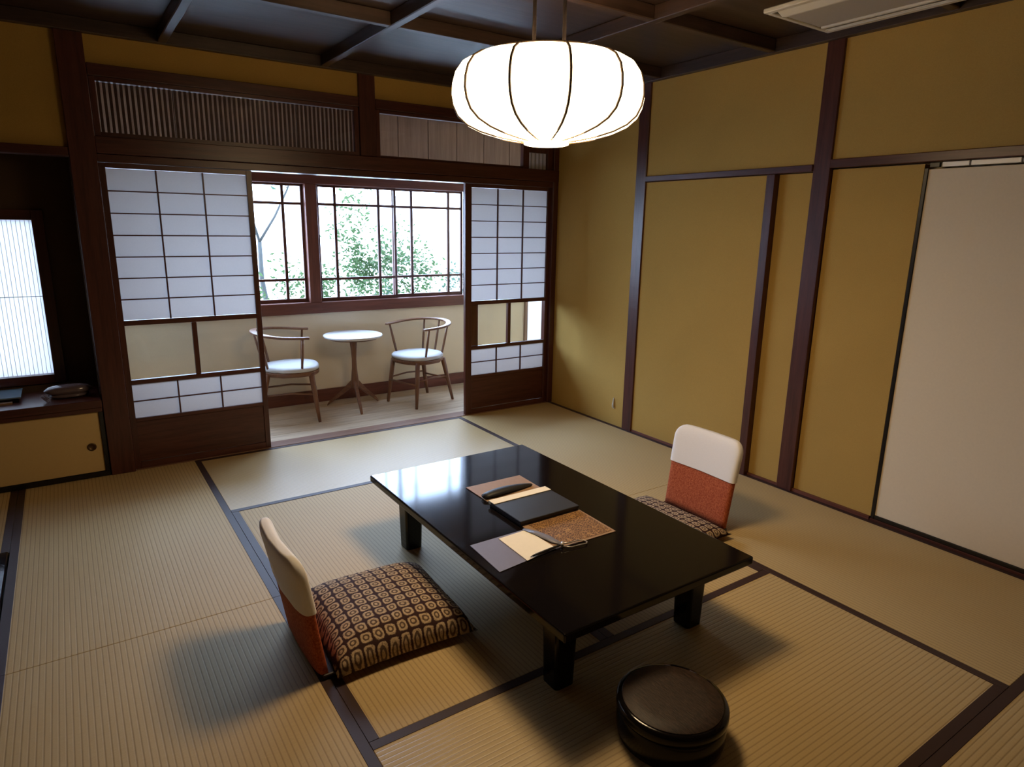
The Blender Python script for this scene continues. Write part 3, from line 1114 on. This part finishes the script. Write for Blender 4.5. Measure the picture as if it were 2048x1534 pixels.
# ---- small fitting on the right wall
pl = tag(empty('cord_plug', (-.0005, -.806, .180)), 'small white plug fitting low on the ochre wall', 'plug')
rings = []
for z, k in ((-.042, .3), (-.034, .9), (-.01, 1), (.006, .7), (.03, .45), (.042, .2)):
    rings.append([(-.008 * k - .0005 + .008 * k * math.cos(2 * math.pi * q / 12), .009 * k * math.sin(2 * math.pi * q / 12), z) for q in range(12)])
link('plug_body', finish(loft(rings), 'plug_body', 'white_plastic', True), pl)
box('plug_plate', -.003, .0, -.011, .011, -.046, -.034, 'white_plastic', pl, .001)

# ---- veranda table
FZ = -.004
vt = tag(empty('round_table', (-1.535, .715, FZ)), 'small round white topped pedestal table on the veranda', 'table')
lathe('table_top', [(.205, .600), (.232, .606), (.240, .616), (.238, .624), (.230, .627)], 'white_top', vt, n=56)
lathe('top_edging', [(.12, .590), (.20, .592), (.212, .599), (.10, .5995)], 'chair_wood_x', vt, n=40)
lathe('pedestal', [(.026, .17), (.031, .20), (.030, .25), (.021, .34), (.019, .42), (.024, .50), (.030, .56), (.030, .590)], 'chair_wood_z', vt, n=20)
for a in (-100, 20, 140):
    a = math.radians(a)
    c, s = math.cos(a), math.sin(a)
    path = [(.012, .215), (.05, .178), (.11, .122), (.17, .075), (.225, .032), (.250, .003)]
    rings = []
    for i, (r, z) in enumerate(path):
        hh = (.040, .036, .028, .021, .016, .012)[i]
        ww = (.015, .014, .013, .012, .011, .010)[i]
        rings.append([(r * c - s * q * ww, r * s + c * q * ww, max(.0, z + v * hh)) for q, v in ((-1, -.6), (1, -.6), (1, 1), (-1, 1))])
    bm = loft(rings)
    bmesh.ops.bevel(bm, geom=bm.edges[:], offset=.003, segments=1, profile=.5, affect='EDGES')
    link('foot', finish(bm, 'foot', 'chair_wood_x'), vt)


# ---- veranda armchairs
def armchair():
    r = empty('armchair')
    # local +x is the way the sitter faces
    def ring(scale, z, nn=32):
        out = []
        for k in range(nn):
            a = 2 * math.pi * k / nn
            x = .205 * math.copysign(abs(math.cos(a)) ** .8, math.cos(a)) + (.012 if math.cos(a) > 0 else 0)
            y = (.212 if math.cos(a) > -.2 else .19) * math.copysign(abs(math.sin(a)) ** .8, math.sin(a))
            out.append((x * scale, y * scale, z))
        return out
    link('seat_frame', finish(loft([ring(.96, .368), ring(1.0, .374), ring(1.0, .398), ring(.985, .402)]), 'seat_frame', 'chair_wood_x', True), r)
    link('seat_pad', finish(loft([ring(.95, .4025), ring(1.0, .408), ring(1.0, .424), ring(.95, .436), ring(.75, .443), ring(.3, .446)]), 'seat_pad', 'pale_seat_cloth', True), r)
    for sx, sy in ((1, 1), (1, -1)):
        x, y = sx * .165, sy * .165
        tube('leg', [(x * .92, y * .95, .385), (x * 1.06, y * 1.04, .19), (x * 1.20, y * 1.12, .0)], [.020, .018, .012], 'chair_wood_z', r, 10)
    for sy in (1, -1):
        tube('leg', [(-.165, sy * .130, .385), (-.205, sy * .150, .19), (-.250, sy * .165, .0)], [.021, .018, .012], 'chair_wood_z', r, 10)
    tube('stretcher', [(.186, -.175, .20), (.186, .175, .20)], .008, 'chair_wood_y', r, 8)
    tube('stretcher', [(-.200, -.148, .20), (-.200, .148, .20)], .008, 'chair_wood_y', r, 8)
    for sy in (1, -1):
        pts = [(-.203, sy * .150, .22), (0, sy * .158, .235), (.184, sy * .172, .22)]
        tube('stretcher', pts, .0075, 'chair_wood_x', r, 8)
    # horseshoe arm rail, flat in section
    rings = []
    nn = 27
    for i in range(nn):
        t = -1 + 2 * i / (nn - 1)
        a = t * math.radians(128)
        x = -.245 * math.cos(a) - .01
        y = .262 * math.sin(a)
        if abs(t) > .7:
            x = -.245 * math.cos(math.radians(128) * .7) - .01 + (abs(t) - .7) * .55
            y = math.copysign(.262 * math.sin(math.radians(128) * .7), t) - math.copysign((abs(t) - .7) * .06, t)
        z = .675 + .030 * math.cos(t * math.pi / 2) ** 2
        nx_, ny_ = -math.cos(a), math.sin(a)
        if abs(t) > .7:
            nx_, ny_ = 0.0, math.copysign(1, t)
        wd = .016 + .010 * math.cos(t * math.pi / 2) ** 2
        hg = .0085
        rings.append([(x + nx_ * q * wd, y + ny_ * q * wd, z + v * hg) for q, v in ((-1, -1), (1, -1), (1, 1), (-1, 1))])
    bm = loft(rings)
    bmesh.ops.bevel(bm, geom=bm.edges[:], offset=.004, segments=1, profile=.5, affect='EDGES')
    link('arm_rail', finish(bm, 'arm_rail', 'chair_wood_x'), r)
    for x, y, xt, yt, z in ((.085, .178, .105, .252, .672), (.085, -.178, .105, -.252, .672), (-.155, .120, -.212, .150, .694), (-.155, -.120, -.212, -.150, .694), (-.185, .0, -.253, .0, .700)):
        tube('spindle', [(x, y, .395), ((x + xt) / 2, (y + yt) / 2, (.395 + z) / 2), (xt, yt, z)], [.0085, .0105, .0075], 'chair_wood_z', r, 8)
    return r


ch = armchair()
ch.location = (-2.070, .680, FZ)
ch.rotation_euler = (0, 0, math.radians(-16))
tag(ch, 'wooden horseshoe back armchair partly behind the left paper door', 'chair', 'veranda armchairs')
ch2 = copy_tree(ch)
ch2.location = (-.985, .625, FZ)
ch2.rotation_euler = (0, 0, math.radians(196))
tag(ch2, 'wooden horseshoe back armchair right of the round white table', 'chair', 'veranda armchairs')

# ================================================================= GARDEN OUTSIDE
gg = struct(link('ground_garden', box_mesh('ground_garden', -9, 8, 1.14, 9, -.6, -.45, 'gravel')))
struct(box('wall_garden', -9, 8, 4.6, 4.75, -.45, 1.9, 'garden_plaster'), 'pale garden wall outside the window')


def leaf_mass(name, pts, size, mat, parent, seed):
    rnd = random.Random(seed)
    verts, faces = [], []
    for p in pts:
        a, b_ = rnd.uniform(0, 6.283), rnd.uniform(-.9, .9)
        d = Vector((math.cos(a) * math.cos(b_), math.sin(a) * math.cos(b_), math.sin(b_)))
        s = d.cross(Vector((rnd.uniform(-1, 1), rnd.uniform(-1, 1), rnd.uniform(-1, 1)))).normalized()
        L = size * rnd.uniform(.7, 1.3)
        k = len(verts)
        q = Vector(p)
        up_ = d.cross(s) * L * .12
        verts += [tuple(q), tuple(q + d * L * .5 + s * L * .24 + up_), tuple(q + d * L), tuple(q + d * L * .5 - s * L * .24 + up_)]
        faces.append((k, k + 1, k + 2, k + 3))
    me = bpy.data.meshes.new(name)
    me.from_pydata(verts, [], faces)
    me.materials.append(MATS[mat])
    o = link(name, me, parent)
    o['kind'] = 'stuff'
    return o


def grow(base, direction, length, rad, depth, rnd, out, tips, spread=.6, lift=.25):
    d = Vector(direction).normalized()
    pts, rads = [Vector(base)], [rad]
    p = Vector(base)
    for i in range(4):
        d = (d + Vector((rnd.uniform(-.18, .18), rnd.uniform(-.18, .18), rnd.uniform(-.05, .16)))).normalized()
        p = p + d * length / 4
        pts.append(p.copy())
        rads.append(rad * (1 - .12 * (i + 1)))
        if depth <= 1:
            tips.append(p.copy())
    out.append((pts, rads))
    if depth > 0:
        for k in range(rnd.choice((2, 3, 3))):
            q = pts[rnd.choice((2, 3, 4))]
            e = (d + Vector((rnd.uniform(-spread, spread) * 1.4, rnd.uniform(-spread, spread), rnd.uniform(-.2, .6) * lift * 3))).normalized()
            grow(q, e, length * rnd.uniform(.55, .8), rads[-1] * .7, depth - 1, rnd, out, tips, spread, lift)


def plant(name, loc, stems, depth, length, rad, leaf, lmat, per_tip, label, cat, seed, scatter):
    rnd = random.Random(seed)
    r = tag(empty(name, loc), label, cat)
    out, tips = [], []
    for bx_, by_, d in stems:
        grow((bx_, by_, 0), d, length, rad, depth, rnd, out, tips)
    for i, (pts, rads) in enumerate(out):
        if i < 60:
            link('branch' if i >= len(stems) or len(stems) > 1 else 'trunk', tube_mesh('branch', pts, rads, 'bark', 6), r)
    lp = [t + Vector((rnd.gauss(0, scatter), rnd.gauss(0, scatter), rnd.gauss(0, scatter))) for t in tips for _ in range(per_tip)]
    leaf_mass('foliage', lp, leaf, lmat, r, seed)
    return r


plant('garden_tree', (-1.50, 3.45, -.45), [(0, 0, (.0, 0, 1))], 3, 1.75, .045, .08, 'tree_leaf', 12, 'slender young garden tree outside the left window panes', 'tree', 11, .09)
plant('leafy_shrub', (-.98, 2.35, -.45), [(-.1, 0, (-.35, 0, 1)), (.05, .05, (.1, .1, 1)), (.15, 0, (.45, 0, 1)), (0, -.1, (-.1, -.1, 1)), (.2, .1, (.25, .2, 1))], 3, .90, .016, .055, 'shrub_leaf', 9, 'light green leafy shrub outside the middle window panes', 'shrub', 4, .07)
plant('small_shrub', (.45, 3.2, -.45), [(-.1, 0, (-.35, 0, 1)), (.15, 0, (.4, 0, 1)), (0, -.1, (0, -.1, 1))], 3, .62, .011, .06, 'tree_leaf', 4, 'thin twiggy shrub outside the right window panes', 'shrub', 8, .06)
